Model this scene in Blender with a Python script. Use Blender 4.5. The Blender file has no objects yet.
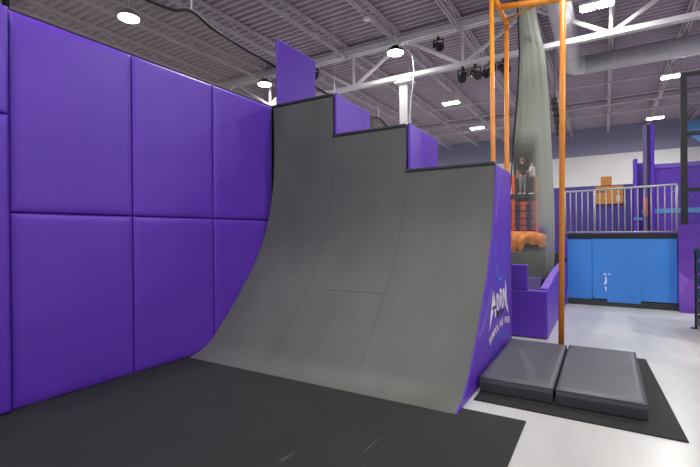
import bpy, bmesh, math, random
from mathutils import Vector, Matrix, noise
PI = math.pi
S = bpy.context.scene
COL = S.collection
random.seed(7)

# ------------------------------------------------------------------ camera
cam_d = bpy.data.cameras.new('camera')
cam_d.sensor_width = 36.0
cam_d.lens = 427.18 / 700 * 36.0
cam_d.clip_end = 200
cam = bpy.data.objects.new('camera', cam_d)
COL.objects.link(cam)
Rv = Vector((0.85860969, 0.5125556, -0.00872728))
Uv = Vector((0.00683185, 0.00558194, 0.99996108))
Fv = Vector((-0.51258437, 0.85863589, -0.00129101))
cam.matrix_world = Matrix(((Rv.x, Uv.x, -Fv.x, 4.6188), (Rv.y, Uv.y, -Fv.y, -3.6731), (Rv.z, Uv.z, -Fv.z, 1.6), (0, 0, 0, 1)))
S.camera = cam

# ------------------------------------------------------------------ world and exposure
w = bpy.data.worlds.new('world'); S.world = w; w.use_nodes = True
w.node_tree.nodes['Background'].inputs[0].default_value = (0.93, 0.95, 1.0, 1)
w.node_tree.nodes['Background'].inputs[1].default_value = 0.40
S.view_settings.view_transform = 'Standard'
S.view_settings.look = 'None'
S.view_settings.gamma = 1
S.view_settings.use_curve_mapping = False
S.view_settings.exposure = 0.0
LAMP_POWER = 90.0            # round lamps over the ramp bay
FAR_POWER = 200.0            # twin lamps over the back of the hall

# added fill light at the open front of the hall, behind the camera
def area(name, loc, rot, sx, sy, power, colr):
    d = bpy.data.lights.new(name, 'AREA'); d.shape = 'RECTANGLE'; d.size = sx; d.size_y = sy
    d.energy = power; d.color = colr
    o = bpy.data.objects.new(name, d); COL.objects.link(o); o.location = loc; o.rotation_euler = rot
    return o
area('front_fill_light', (4.5, -10.0, 4.2), (math.radians(84), 0, 0), 16, 5, 200, (1, 0.97, 0.94))

# ------------------------------------------------------------------ materials
def lin(c):
    return tuple(((v / 255) / 12.92 if v / 255 <= 0.04045 else ((v / 255 + 0.055) / 1.055) ** 2.4) for v in c) + (1,)

def mat(name, rgb, rough=0.5, metal=0.0, var=0.0, vscale=3.0, bump=0.0, bscale=20.0, stretch=(1, 1, 1), spec=0.5, alpha=None):
    m = bpy.data.materials.new(name); m.use_nodes = True
    nt = m.node_tree; N = nt.nodes; Lk = nt.links
    b = N['Principled BSDF']
    b.inputs['Base Color'].default_value = lin(rgb)
    b.inputs['Roughness'].default_value = rough
    b.inputs['Metallic'].default_value = metal
    b.inputs['Specular IOR Level'].default_value = spec
    if alpha is not None: b.inputs['Alpha'].default_value = alpha
    if var > 0 or bump > 0:
        tc = N.new('ShaderNodeTexCoord'); mp = N.new('ShaderNodeMapping')
        mp.inputs['Scale'].default_value = stretch
        Lk.new(tc.outputs['Object'], mp.inputs['Vector'])
    if var > 0:
        n = N.new('ShaderNodeTexNoise'); n.inputs['Scale'].default_value = vscale; n.inputs['Detail'].default_value = 4
        Lk.new(mp.outputs[0], n.inputs['Vector'])
        r = N.new('ShaderNodeMapRange')
        r.inputs['From Min'].default_value = 0.3; r.inputs['From Max'].default_value = 0.7
        r.inputs['To Min'].default_value = 1 - var; r.inputs['To Max'].default_value = 1 + var
        Lk.new(n.outputs['Fac'], r.inputs['Value'])
        h = N.new('ShaderNodeHueSaturation'); h.inputs['Color'].default_value = lin(rgb)
        Lk.new(r.outputs[0], h.inputs['Value']); Lk.new(h.outputs[0], b.inputs['Base Color'])
    if bump > 0:
        n2 = N.new('ShaderNodeTexNoise'); n2.inputs['Scale'].default_value = bscale; n2.inputs['Detail'].default_value = 3
        Lk.new(mp.outputs[0], n2.inputs['Vector'])
        bp = N.new('ShaderNodeBump'); bp.inputs['Strength'].default_value = bump; bp.inputs['Distance'].default_value = 0.02
        Lk.new(n2.outputs['Fac'], bp.inputs['Height']); Lk.new(bp.outputs[0], b.inputs['Normal'])
    return m

def emit(name, rgb, s):
    m = bpy.data.materials.new(name); m.use_nodes = True
    b = m.node_tree.nodes['Principled BSDF']
    b.inputs['Base Color'].default_value = (0.8, 0.8, 0.8, 1)
    b.inputs['Emission Color'].default_value = lin(rgb); b.inputs['Emission Strength'].default_value = s
    return m

M = {}
M['purple'] = mat('purple_vinyl', (98, 52, 190), 0.45, var=0.05, vscale=1.2, bump=0.22, bscale=2.6, stretch=(1, 1, 1.6))
M['purple_dark'] = mat('dark_purple_vinyl', (82, 60, 156), 0.5, var=0.06, vscale=1.5)
M['purple_edge'] = mat('purple_edge_binding', (46, 22, 96), 0.5)
M['violet_light'] = mat('light_violet_vinyl', (128, 92, 205), 0.45, bump=0.1, bscale=4)
M['purple_tower'] = mat('bright_purple_paint', (92, 40, 200), 0.5)
M['ramp'] = mat('grey_ramp_surface', (98, 99, 94), 0.5, var=0.10, vscale=2.2, bump=0.16, bscale=60, stretch=(1, 0.5, 0.5))
M['ramp_edge'] = mat('dark_ramp_edge', (52, 54, 55), 0.5)
M['lip'] = mat('black_ramp_lip', (52, 55, 60), 0.4)
M['rubber'] = mat('black_rubber_mat', (23, 23, 22), 0.75, var=0.22, vscale=1.7, bump=0.1, bscale=80)
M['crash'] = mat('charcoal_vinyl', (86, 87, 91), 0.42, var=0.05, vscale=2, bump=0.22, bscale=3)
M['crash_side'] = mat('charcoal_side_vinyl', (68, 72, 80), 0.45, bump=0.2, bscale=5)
M['orange'] = mat('orange_powder_coat', (238, 148, 48), 0.4, var=0.05, vscale=6)
M['orange_red'] = mat('orange_red_paint', (196, 78, 40), 0.5)
M['black'] = mat('black_paint', (26, 26, 28), 0.45)
M['charcoal_wall'] = mat('charcoal_padding', (46, 47, 48), 0.6, var=0.2, vscale=2)
M['steel'] = mat('light_grey_painted_steel', (214, 211, 218), 0.45, var=0.05, vscale=4)
M['joist'] = mat('grey_painted_joist', (182, 172, 184), 0.5, var=0.08, vscale=3)
M['white_steel'] = mat('white_painted_steel', (226, 225, 228), 0.4)
M['rail'] = mat('silver_grey_rail', (176, 180, 182), 0.38, metal=0.25)
M['blue'] = mat('blue_painted_panel', (64, 140, 226), 0.42, var=0.06, vscale=1.4)
M['blue_stripe'] = mat('light_blue_stripe', (92, 160, 228), 0.5)
M['duct'] = mat('galvanised_duct', (196, 194, 204), 0.42, metal=0.2, var=0.07, vscale=2.5)
M['white'] = mat('white_vinyl_lettering', (245, 240, 248), 0.5)
M['rock'] = mat('orange_rock_foam', (206, 122, 48), 0.75, var=0.4, vscale=3.5, bump=0.6, bscale=6)
M['cord'] = mat('black_cord', (30, 30, 32), 0.7)
M['plywood'] = mat('dark_backing_board', (40, 28, 62), 0.7)
M['glass'] = mat('dark_lens_glass', (30, 32, 40), 0.15)
M['led'] = emit('led_lens', (255, 252, 246), 40)
M['graphic_blue'] = mat('blue_print', (58, 76, 206), 0.45)
M['graphic_light'] = mat('pale_violet_print', (112, 88, 210), 0.45)
M['white_wall'] = mat('white_wall_paint', (226, 224, 226), 0.7, var=0.03, vscale=0.5)
M['sign_tan'] = mat('tan_orange_board', (206, 138, 66), 0.6, var=0.1, vscale=7)
M['paper'] = mat('white_paper', (225, 222, 216), 0.7)
M['skin'] = mat('skin', (196, 142, 116), 0.55)
M['tee'] = mat('dark_navy_cotton', (34, 36, 48), 0.8)
M['grey_cloth'] = mat('grey_cotton_trousers', (122, 122, 128), 0.8)
M['pale_cloth'] = mat('pale_grey_hoodie', (196, 194, 190), 0.85)
M['dark_cloth'] = mat('dark_trousers', (52, 52, 58), 0.8)
M['hair_fair'] = mat('sandy_hair', (112, 84, 52), 0.7)
M['hair_brown'] = mat('brown_hair', (92, 58, 36), 0.7)
M['pink'] = mat('dusty_orange_panel', (196, 110, 88), 0.6)

# back wall: white below a painted grey-blue band; a real paint line on the wall
def back_wall_mat():
    m = bpy.data.materials.new('two_tone_wall_paint'); m.use_nodes = True
    nt = m.node_tree; N = nt.nodes; Lk = nt.links; b = N['Principled BSDF']
    g = N.new('ShaderNodeTexCoord'); s = N.new('ShaderNodeSeparateXYZ'); Lk.new(g.outputs['Object'], s.inputs[0])
    mt = N.new('ShaderNodeMath'); mt.operation = 'GREATER_THAN'; mt.inputs[1].default_value = 5.71; Lk.new(s.outputs['Z'], mt.inputs[0])
    mx = N.new('ShaderNodeMix'); mx.data_type = 'RGBA'
    mx.inputs[6].default_value = lin((228, 227, 228)); mx.inputs[7].default_value = lin((140, 138, 168))
    Lk.new(mt.outputs[0], mx.inputs[0]); Lk.new(mx.outputs[2], b.inputs['Base Color'])
    b.inputs['Roughness'].default_value = 0.7
    return m
M['back_wall'] = back_wall_mat()

def floor_mat():
    m = bpy.data.materials.new('polished_light_concrete'); m.use_nodes = True
    nt = m.node_tree; N = nt.nodes; Lk = nt.links; b = N['Principled BSDF']
    tc = N.new('ShaderNodeTexCoord')
    mp = N.new('ShaderNodeMapping'); mp.inputs['Scale'].default_value = (1, 0.35, 1); mp.inputs['Rotation'].default_value = (0, 0, 0.5)
    Lk.new(tc.outputs['Object'], mp.inputs[0])
    n = N.new('ShaderNodeTexNoise'); n.inputs['Scale'].default_value = 2.2; n.inputs['Detail'].default_value = 7; Lk.new(mp.outputs[0], n.inputs['Vector'])
    n2 = N.new('ShaderNodeTexNoise'); n2.inputs['Scale'].default_value = 90; Lk.new(tc.outputs['Object'], n2.inputs['Vector'])
    r = N.new('ShaderNodeValToRGB')
    r.color_ramp.elements[0].position = 0.3; r.color_ramp.elements[0].color = lin((192, 193, 190))
    r.color_ramp.elements[1].position = 0.7; r.color_ramp.elements[1].color = lin((218, 218, 214))
    Lk.new(n.outputs['Fac'], r.inputs[0])
    mx = N.new('ShaderNodeMix'); mx.data_type = 'RGBA'; mx.blend_type = 'MULTIPLY'; mx.inputs[0].default_value = 0.12
    Lk.new(r.outputs[0], mx.inputs[6]); Lk.new(n2.outputs['Color'], mx.inputs[7]); Lk.new(mx.outputs[2], b.inputs['Base Color'])
    b.inputs['Roughness'].default_value = 0.3
    return m
M['floor'] = floor_mat()

# scuffed rubber: short pale scratches of their own
def scuffed():
    m = mat('scuffed_black_rubber', (31, 31, 30), 0.75, var=0.2, vscale=1.6, bump=0.08, bscale=80)
    nt = m.node_tree; N = nt.nodes; Lk = nt.links; b = N['Principled BSDF']
    tc = N.new('ShaderNodeTexCoord'); mp = N.new('ShaderNodeMapping')
    mp.inputs['Rotation'].default_value = (0, 0, 0.12); mp.inputs['Scale'].default_value = (9, 0.9, 1)
    Lk.new(tc.outputs['Object'], mp.inputs[0])
    n = N.new('ShaderNodeTexNoise'); n.inputs['Scale'].default_value = 1.5; n.inputs['Detail'].default_value = 3; Lk.new(mp.outputs[0], n.inputs['Vector'])
    r = N.new('ShaderNodeMapRange'); r.inputs['From Min'].default_value = 0.70; r.inputs['From Max'].default_value = 0.80; r.inputs['To Max'].default_value = 0.45
    Lk.new(n.outputs['Fac'], r.inputs['Value'])
    mx = N.new('ShaderNodeMix'); mx.data_type = 'RGBA'; mx.inputs[7].default_value = lin((150, 148, 144))
    src = b.inputs['Base Color'].links[0].from_socket
    Lk.new(r.outputs[0], mx.inputs[0]); Lk.new(src, mx.inputs[6]); Lk.new(mx.outputs[2], b.inputs['Base Color'])
    return m
M['scuffed'] = scuffed()

# wall covering with triangular facets in several purples
def facet_mat():
    m = bpy.data.materials.new('faceted_purple_print'); m.use_nodes = True
    nt = m.node_tree; N = nt.nodes; Lk = nt.links; b = N['Principled BSDF']
    tc = N.new('ShaderNodeTexCoord')
    v = N.new('ShaderNodeTexVoronoi'); v.inputs['Scale'].default_value = 2.1; Lk.new(tc.outputs['Object'], v.inputs['Vector'])
    s = N.new('ShaderNodeSeparateColor'); Lk.new(v.outputs['Color'], s.inputs[0])
    r = N.new('ShaderNodeValToRGB'); r.color_ramp.interpolation = 'LINEAR'
    r.color_ramp.elements[0].color = lin((88, 42, 160)); r.color_ramp.elements[1].color = lin((160, 108, 220))
    Lk.new(s.outputs[0], r.inputs[0]); Lk.new(r.outputs[0], b.inputs['Base Color'])
    b.inputs['Roughness'].default_value = 0.5
    return m
M['facet'] = facet_mat()

def mesh_net(name, rgb, a0, a1, uvmix=False):
    """knotted netting; a0/a1 is how closely it is gathered along its width (uv x)."""
    m = bpy.data.materials.new(name); m.use_nodes = True
    nt = m.node_tree; N = nt.nodes; Lk = nt.links; b = N['Principled BSDF']
    b.inputs['Base Color'].default_value = lin(rgb); b.inputs['Roughness'].default_value = 0.8
    if uvmix:
        at = N.new('ShaderNodeAttribute'); at.attribute_name = 'gather_shade'
        r = N.new('ShaderNodeMapRange'); r.inputs['To Min'].default_value = a0; r.inputs['To Max'].default_value = a1
        Lk.new(at.outputs['Fac'], r.inputs['Value']); Lk.new(r.outputs[0], b.inputs['Alpha'])
    else:
        b.inputs['Alpha'].default_value = a0
    return m
M['net'] = mesh_net('brown_grey_netting', (112, 104, 98), 0.38, 0.38)
M['net_pit'] = mesh_net('grey_gathered_netting', (150, 156, 146), 0.14, 1.0, True)
M['net_cage'] = mesh_net('dark_cage_netting', (60, 60, 84), 0.3, 0.3)

# ------------------------------------------------------------------ mesh helpers (all coordinates in world space)
def new(): return bmesh.new()

def box(bm, x0, x1, y0, y1, z0, z1, mi=0):
    vs = [bm.verts.new(p) for p in ((x0, y0, z0), (x1, y0, z0), (x1, y1, z0), (x0, y1, z0), (x0, y0, z1), (x1, y0, z1), (x1, y1, z1), (x0, y1, z1))]
    fs = [(3, 2, 1, 0), (4, 5, 6, 7), (0, 1, 5, 4), (1, 2, 6, 5), (2, 3, 7, 6), (3, 0, 4, 7)]
    out = []
    for f in fs:
        fc = bm.faces.new([vs[i] for i in f]); fc.material_index = mi; out.append(fc)
    return vs

def tube(bm, a, b, r, n=10, r2=None, mi=0):
    a = Vector(a); b = Vector(b); d = (b - a).normalized(); r2 = r if r2 is None else r2
    u = d.cross(Vector((0, 0, 1)) if abs(d.z) < 0.9 else Vector((1, 0, 0))).normalized(); v = d.cross(u)
    A = []; B = []
    for i in range(n):
        t = 2 * PI * i / n; o = u * math.cos(t) + v * math.sin(t)
        A.append(bm.verts.new(a + o * r)); B.append(bm.verts.new(b + o * r2))
    for i in range(n):
        f = bm.faces.new((A[i], A[(i + 1) % n], B[(i + 1) % n], B[i])); f.smooth = n > 6; f.material_index = mi
    bm.faces.new(A[::-1]).material_index = mi; bm.faces.new(B).material_index = mi

def bar(bm, a, b, wd, hg):
    """rectangular section bar"""
    a = Vector(a); b = Vector(b); d = (b - a).normalized()
    up = Vector((0, 0, 1)) if abs(d.z) < 0.95 else Vector((0, 1, 0))
    u = d.cross(up).normalized() * wd / 2; v = u.cross(d).normalized() * hg / 2
    A = [bm.verts.new(a + p) for p in (u + v, -u + v, -u - v, u - v)]; B = [bm.verts.new(b + p) for p in (u + v, -u + v, -u - v, u - v)]
    for i in range(4): bm.faces.new((A[i], A[(i + 1) % 4], B[(i + 1) % 4], B[i]))
    bm.faces.new(A[::-1]); bm.faces.new(B)

def path_tube(bm, pts, r, n=8):
    pts = [Vector(p) for p in pts]; rings = []
    for i, p in enumerate(pts):
        d = (pts[min(i + 1, len(pts) - 1)] - pts[max(i - 1, 0)]).normalized()
        u = d.cross(Vector((0, 0, 1)) if abs(d.z) < 0.95 else Vector((1, 0, 0))).normalized(); v = d.cross(u)
        rings.append([bm.verts.new(p + (u * math.cos(2 * PI * k / n) + v * math.sin(2 * PI * k / n)) * r) for k in range(n)])
    for A, B in zip(rings, rings[1:]):
        for i in range(n):
            f = bm.faces.new((A[i], A[(i + 1) % n], B[(i + 1) % n], B[i])); f.smooth = True
    bm.faces.new(rings[0][::-1]); bm.faces.new(rings[-1])

def prism_x(bm, yz, x0, x1):
    """polygon in the y-z plane extruded along x"""
    A = [bm.verts.new((x0, y, z)) for y, z in yz]; B = [bm.verts.new((x1, y, z)) for y, z in yz]
    n = len(yz)
    for i in range(n): bm.faces.new((A[i], A[(i + 1) % n], B[(i + 1) % n], B[i]))
    bm.faces.new(A[::-1]); bm.faces.new(B)

def obj(name, bm, m, parent=None, bevel=0.0, seg=2, smooth=False, fix=True):
    if fix: bmesh.ops.recalc_face_normals(bm, faces=bm.faces)
    me = bpy.data.meshes.new(name)
    if parent is None:
        xs = [v.co for v in bm.verts]
        o0 = Vector(((min(c.x for c in xs) + max(c.x for c in xs)) / 2, (min(c.y for c in xs) + max(c.y for c in xs)) / 2, min(c.z for c in xs)))
    else:
        o0 = base_of(parent)
    bmesh.ops.translate(bm, verts=bm.verts, vec=-o0)
    if smooth:
        for f in bm.faces: f.smooth = True
    bm.to_mesh(me); bm.free()
    for mm in (m if isinstance(m, (list, tuple)) else [m]): me.materials.append(mm)
    o = bpy.data.objects.new(name, me); COL.objects.link(o)
    if parent is None: o.location = o0
    else: o.parent = parent
    BASE[o.name] = o0
    if bevel:
        b = o.modifiers.new('bevel', 'BEVEL'); b.width = bevel; b.segments = seg; b.limit_method = 'ANGLE'; b.harden_normals = False
    return o
BASE = {}
def base_of(p): return BASE[p.name]

def tag(o, label, cat, group=None, kind=None):
    o['label'] = label; o['category'] = cat
    if group: o['group'] = group
    o['kind'] = kind or 'thing'
    return o

def thing(name, label, cat, loc, group=None):
    o = bpy.data.objects.new(name, None); COL.objects.link(o); o.location = loc; o.empty_display_size = 0.1
    BASE[o.name] = Vector(loc)
    return tag(o, label, cat, group)

def struct(name, bm, m, **k):
    o = obj(name, bm, m, **k); o['kind'] = 'structure'; return o

def dup(root, loc, label=None, group=None):
    r = root.copy(); COL.objects.link(r); r.location = loc; BASE[r.name] = Vector(loc)
    if label: r['label'] = label
    if group: r['group'] = group
    for ch in list(root.children):
        c = ch.copy(); COL.objects.link(c); c.parent = r
        for g in ch.children:
            d = g.copy(); COL.objects.link(d); d.parent = c
    return r

# ------------------------------------------------------------------ structure
ZC = 7.22                                   # underside of the roof deck
XL, XR, YF, YB = -26.0, 14.0, -10.0, 23.2
bm = new(); box(bm, XL, XR, YF, YB, -0.2, 0.0); struct('floor', bm, M['floor'])
BASE_Z0 = 0
# corrugated roof deck, ribs running along x
bm = new(); p = 0.21; y = YF; prof = []
while y < YB:
    prof += [(y, ZC), (y + 0.07, ZC), (y + 0.1, ZC + 0.075), (y + 0.18, ZC + 0.075)]; y += p
A = [bm.verts.new((XL, a, b)) for a, b in prof]; B = [bm.verts.new((XR, a, b)) for a, b in prof]
for i in range(len(prof) - 1): bm.faces.new((A[i], B[i], B[i + 1], A[i + 1]))
M['deck'] = mat('grey_mauve_roof_deck', (166, 152, 170), 0.6, var=0.06, vscale=1.0)
o = struct('ceiling', bm, M['deck'])
bm = new(); box(bm, XL, XR, YB, YB + 0.2, 0, ZC + 0.1); o = struct('wall_back', bm, M['back_wall'])
bm = new(); box(bm, XR, XR + 0.2, YF, YB, 0, ZC + 0.1); struct('wall_right', bm, M['white_wall'])
bm = new(); box(bm, XL - 0.2, XL, YF, YB, 0, ZC + 0.1); struct('wall_far_left', bm, M['white_wall'])

# padded partition on the left, with the dark cap along its top
bm = new(); box(bm, -0.19, -0.065, -4.6, 3.0, 0, 3.70); struct('wall_left', bm, M['plywood'], bevel=0.01)
# girders
def girder(y0, label, zb=5.97, zt=7.0, wt=1.0, m_=None):
    m_ = m_ or M['steel']
    t = thing('roof_girder', label, 'roof girder', (0, y0, zb), 'girders carrying the roof joists')
    bm = new(); bar(bm, (XL + 0.1, y0, zb), (XR - 0.1, y0, zb), 0.16 * wt, 0.11 * wt); obj('bottom_chord', bm, m_, t)
    bm = new()
    for s in (-0.07, 0.07): bar(bm, (XL + 0.1, y0 + s, zt), (XR - 0.1, y0 + s, zt), 0.09, 0.17)
    bar(bm, (XL + 0.1, y0, zt + 0.14), (XR - 0.1, y0, zt + 0.14), 0.22, 0.03)
    obj('top_chord', bm, m_, t)
    bm = new(); k = -8
    while True:
        x = 1.46 + 3.3 * k
        if x > XR - 0.5: break
        if x > XL + 2:
            bar(bm, (x, y0, zb), (x, y0, zt), 0.06 * wt, 0.06 * wt)
            for s in (-1, 1):
                if XL < x + s * 1.65 < XR: bar(bm, (x, y0, zb), (x + s * 1.65, y0, zt), 0.075 * wt, 0.075 * wt)
        k += 1
    obj('web', bm, m_, t)
    return t
girder(7.45, 'pale steel roof girder on the white column, nearest of the girders')
girder(17.5, 'dim steel roof girder far behind the white column', 6.55, 7.0, 0.5, M['joist'])

def joist_mesh(L):
    bm = new()
    for s in (-0.035, 0.035):
        bar(bm, (s, 0, 0.04), (s, L, 0.04), 0.035, 0.05)
        bar(bm, (s, 0, 0.36), (s, L, 0.36), 0.04, 0.05)
    n = int(L / 0.62); d = L / n
    for i in range(n):
        a, b_ = (0.04, 0.36) if i % 2 else (0.36, 0.04)
        tube(bm, (0, i * d, a), (0, (i + 1) * d, b_), 0.014, 5)
    bmesh.ops.recalc_face_normals(bm, faces=bm.faces)
    me = bpy.data.meshes.new('roof_joist'); bm.to_mesh(me); bm.free(); me.materials.append(M['joist']); return me
jm = [joist_mesh(9.8), joist_mesh(5.5)]
GR = ['nearest bay', 'middle bay', 'far bay']
for bay, (ys, me, nm) in enumerate(((-2.45, jm[0], 'in front of the nearest girder'), (7.6, jm[0], 'between the two roof girders'), (17.65, jm[1], 'between the far girder and the back wall'))):
    x = 1.4 - 1.7 * 13
    while x < XR - 0.5:
        o = bpy.data.objects.new('roof_joist', me); COL.objects.link(o); o.location = (x, ys, ZC - 0.395)
        tag(o, 'grey roof joist ' + nm, 'roof joist', 'roof joists ' + nm)
        x += 1.7

# white column
t = thing('steel_column', 'white steel column rising behind the ramp to the roof girder', 'column', (-0.18, 7.45, 0))
bm = new()
box(bm, -0.30, -0.06, 7.33, 7.35, 0, 5.9); box(bm, -0.30, -0.06, 7.55, 7.57, 0, 5.9); box(bm, -0.19, -0.17, 7.35, 7.55, 0, 5.9)
obj('shaft', bm, M['white_steel'], t)
bm = new(); box(bm, -0.42, 0.10, 7.28, 7.62, 5.78, 5.83); box(bm, -0.36, 0.02, 7.30, 7.60, 5.83, 5.91); obj('cap_plate', bm, M['white_steel'], t)
bm = new(); path_tube(bm, [(0.10, 7.3, 6.5), (0.13, 7.3, 6.3), (0.16, 7.3, 6.0), (0.12, 7.3, 5.6), (0.06, 7.3, 5.3), (0.03, 7.3, 4.8), (0.03, 7.3, 0.0)], 0.014, 6); obj('conduit', bm, M['white_steel'], t)

# round ducts with the elbow
DZ = 6.55
t = thing('air_duct', 'large round grey air duct turning a corner under the roof', 'duct', (3.8, 10.9, DZ))
bm = new(); tube(bm, (3.8, -3.0, DZ), (3.8, 10.55, DZ), 0.26, 28)
for yy in [k * 1.2 - 2.4 for k in range(11)]: tube(bm, (3.8, yy, DZ), (3.8, yy + 0.03, DZ), 0.267, 28)
obj('duct_run', bm, M['duct'], t)
bm = new(); tube(bm, (4.15, 10.9, DZ), (13.9, 10.9, DZ), 0.26, 28)
for k in range(8): tube(bm, (4.9 + k * 1.2, 10.9, DZ), (4.93 + k * 1.2, 10.9, DZ), 0.267, 28)
obj('duct_branch', bm, M['duct'], t)
bm = new()
path_tube(bm, [(3.8, 10.5, DZ)] + [(4.15 - 0.35 * math.cos(a), 10.55 + 0.35 * math.sin(a), DZ) for a in [k * PI / 12 for k in range(7)]] + [(4.2, 10.9, DZ)], 0.26, 28)
obj('elbow', bm, M['duct'], t)
# thin conduits across the far bays
for k, (yy, zz, nm) in enumerate(((13.6, 6.72, 'nearer of the two'), (15.6, 6.72, 'farther of the two'))):
    bm = new(); tube(bm, (-12, yy, zz), (13.9, yy, zz), 0.03, 8)
    tag(obj('sprinkler_pipe', bm, M['joist']), 'thin grey pipe crossing under the joists behind the duct, ' + nm, 'pipe', 'pipes under the far joists')

# ------------------------------------------------------------------ high bay lamps
def lamp_light(name, parent, z, r, power):
    d = bpy.data.lights.new(name, 'AREA'); d.shape = 'DISK'; d.size = r; d.energy = power; d.color = (1.0, 0.985, 0.965)
    o = bpy.data.objects.new(name, d); COL.objects.link(o); o.parent = parent; o.location = (0, 0, z); return o

def round_lamp(loc, label, power=LAMP_POWER):
    t = thing('high_bay_lamp', label, 'ceiling lamp', loc, 'round high bay lamps')
    x, y, z = loc
    bm = new(); tube(bm, (x, y, z), (x, y, z + 0.07), 0.24, 28, 0.22); tube(bm, (x, y, z + 0.07), (x, y, z + 0.17), 0.12, 20, 0.1); obj('housing', bm, M['black'], t)
    bm = new(); tube(bm, (x, y, z - 0.02), (x, y, z - 0.002), 0.215, 28); obj('lens', bm, M['led'], t)
    bm = new(); tube(bm, (x, y, z + 0.17), (x, y, ZC), 0.008, 6); obj('hanger', bm, M['steel'], t)
    lamp_light('lamp_light', t, -0.04, 0.42, power)
    return t
def twin_lamp(loc, label, power=FAR_POWER):
    t = thing('high_bay_lamp', label, 'ceiling lamp', loc, 'twin panel high bay lamps')
    x, y, z = loc
    bm = new(); box(bm, x - 0.33, x + 0.33, y - 0.16, y + 0.16, z, z + 0.05); box(bm, x - 0.1, x + 0.1, y - 0.08, y + 0.08, z + 0.05, z + 0.12); obj('housing', bm, M['white_steel'], t, bevel=0.008)
    for s in (-1, 1):
        bm = new(); box(bm, x + s * 0.16 - 0.13, x + s * 0.16 + 0.13, y - 0.13, y + 0.13, z - 0.03, z - 0.002); obj('lens', bm, M['led'], t, bevel=0.01)
    for s in (-1, 1):
        bm = new(); tube(bm, (x + s * 0.3, y, z + 0.05), (x + s * 0.3, y, ZC), 0.006, 6); obj('hanger', bm, M['steel'], t)
    lamp_light('lamp_light', t, -0.05, 0.42, power)
    return t
round_lamp((-4.58, 2.08, 6.5), 'round glowing ceiling lamp above the left end of the purple pads')
round_lamp((-4.93, 6.95, 6.5), 'round glowing ceiling lamp low beside the tall purple panel', LAMP_POWER * 0.25)
round_lamp((-0.25, 6.98, 6.5), 'round glowing ceiling lamp right at the top of the white column', LAMP_POWER * 0.45)
round_lamp((-0.3, 2.08, 6.5), 'round ceiling lamp above the ramp top', LAMP_POWER)
round_lamp((4.6, 2.3, 6.5), 'round ceiling lamp above the crash mats', LAMP_POWER * 1.2)
round_lamp((9.3, 2.3, 6.5), 'added round ceiling lamp unseen to the right of the picture, nearer of two', LAMP_POWER * 2)  # unseen lamp, added to brighten the right side
round_lamp((9.3, 7.0, 6.5), 'added round ceiling lamp unseen to the right of the picture, farther of two', LAMP_POWER * 1.6)  # second unseen lamp added for the right side
round_lamp((4.6, -2.9, 6.5), 'round ceiling lamp above the photographer', LAMP_POWER * 1.1)
round_lamp((0.6, -2.9, 6.5), 'round ceiling lamp above the black rubber mat', LAMP_POWER * 1.1)
twin_lamp((-0.37, 12.25, 6.5), 'bright twin ceiling lamp over the lowest ramp step, nearer of two')
twin_lamp((-0.53, 16.74, 6.5), 'bright twin ceiling lamp over the lowest ramp step, farther of two')
twin_lamp((4.5, 6.9, 6.42), 'bright twin ceiling lamp at the top edge right of the duct', LAMP_POWER * 0.7)
twin_lamp((6.51, 13.28, 6.5), 'bright twin ceiling lamp beside the black cage post')
twin_lamp((6.53, 19.18, 6.5), 'bright twin ceiling lamp above the purple column')
twin_lamp((-5.4, 12.25, 6.5), 'twin ceiling lamp hidden behind the tall purple panel')
twin_lamp((-5.4, 17.5, 6.5), 'twin ceiling lamp farthest left at the back')

# ------------------------------------------------------------------ left wall pads
def pad_box(bm, x0, x1, y0, y1, z0, z1):
    """padded vinyl board: front (+x) face slightly pillowed"""
    ny, nz = 14, 20
    def puff(u, v): 
        e = min(u, 1 - u, 0.05) / 0.05; f = min(v, 1 - v, 0.034) / 0.034
        return (1 - (1 - e) ** 2.2) * (1 - (1 - f) ** 2.2)
    uu = [0, 0.012, 0.03, 0.06, 0.1] + [0.1 + 0.8 * i / ny for i in range(1, ny)] + [0.9, 0.94, 0.97, 0.988, 1]
    g = []
    for v in uu:
        row = []
        for u in uu:
            yy = y0 + (y1 - y0) * u; zz = z0 + (z1 - z0) * v
            nx = noise.noise((yy * 1.1, zz * 0.9, x0 * 3 + 1)) * 0.006 * puff(u, v)
            row.append(bm.verts.new((x1 - 0.014 * (1 - puff(u, v)) + nx, yy, zz)))
        g.append(row)
    for i in range(len(g) - 1):
        for j in range(len(g) - 1):
            f = bm.faces.new((g[i][j], g[i][j + 1], g[i + 1][j + 1], g[i + 1][j])); f.smooth = True
    # sides and back
    b4 = [bm.verts.new(p) for p in ((x0, y0, z0), (x0, y1, z0), (x0, y1, z1), (x0, y0, z1))]
    n = len(g)
    bm.faces.new([b4[0], b4[1]] + [g[0][j] for j in range(n - 1, -1, -1)])
    bm.faces.new([b4[2], b4[3]] + [g[n - 1][j] for j in range(n)])
    bm.faces.new([b4[3], b4[0]] + [g[i][0] for i in range(n)])
    bm.faces.new([b4[1], b4[2]] + [g[i][n - 1] for i in range(n - 1, -1, -1)])
    bm.faces.new(b4[::-1])
g_ = 0.006
cols = [(-1.93, -0.752, 'leftmost full column'), (-0.752, 0.417, 'middle column'), (0.417, 1.64, 'column against the ramp')]
for y0, y1, nm in cols:
    for z0, z1, hh in ((0.014, 1.815, 'lower'), (1.815, 3.655, 'upper')):
        bm = new(); pad_box(bm, -0.06, 0.0, y0 + g_, y1 - g_, z0 + g_ * 0.5, z1 - g_)
        tag(obj('wall_pad', bm, M['purple']), hh + ' purple vinyl wall pad, ' + nm, 'wall pad', 'purple pads on the left wall')
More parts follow.
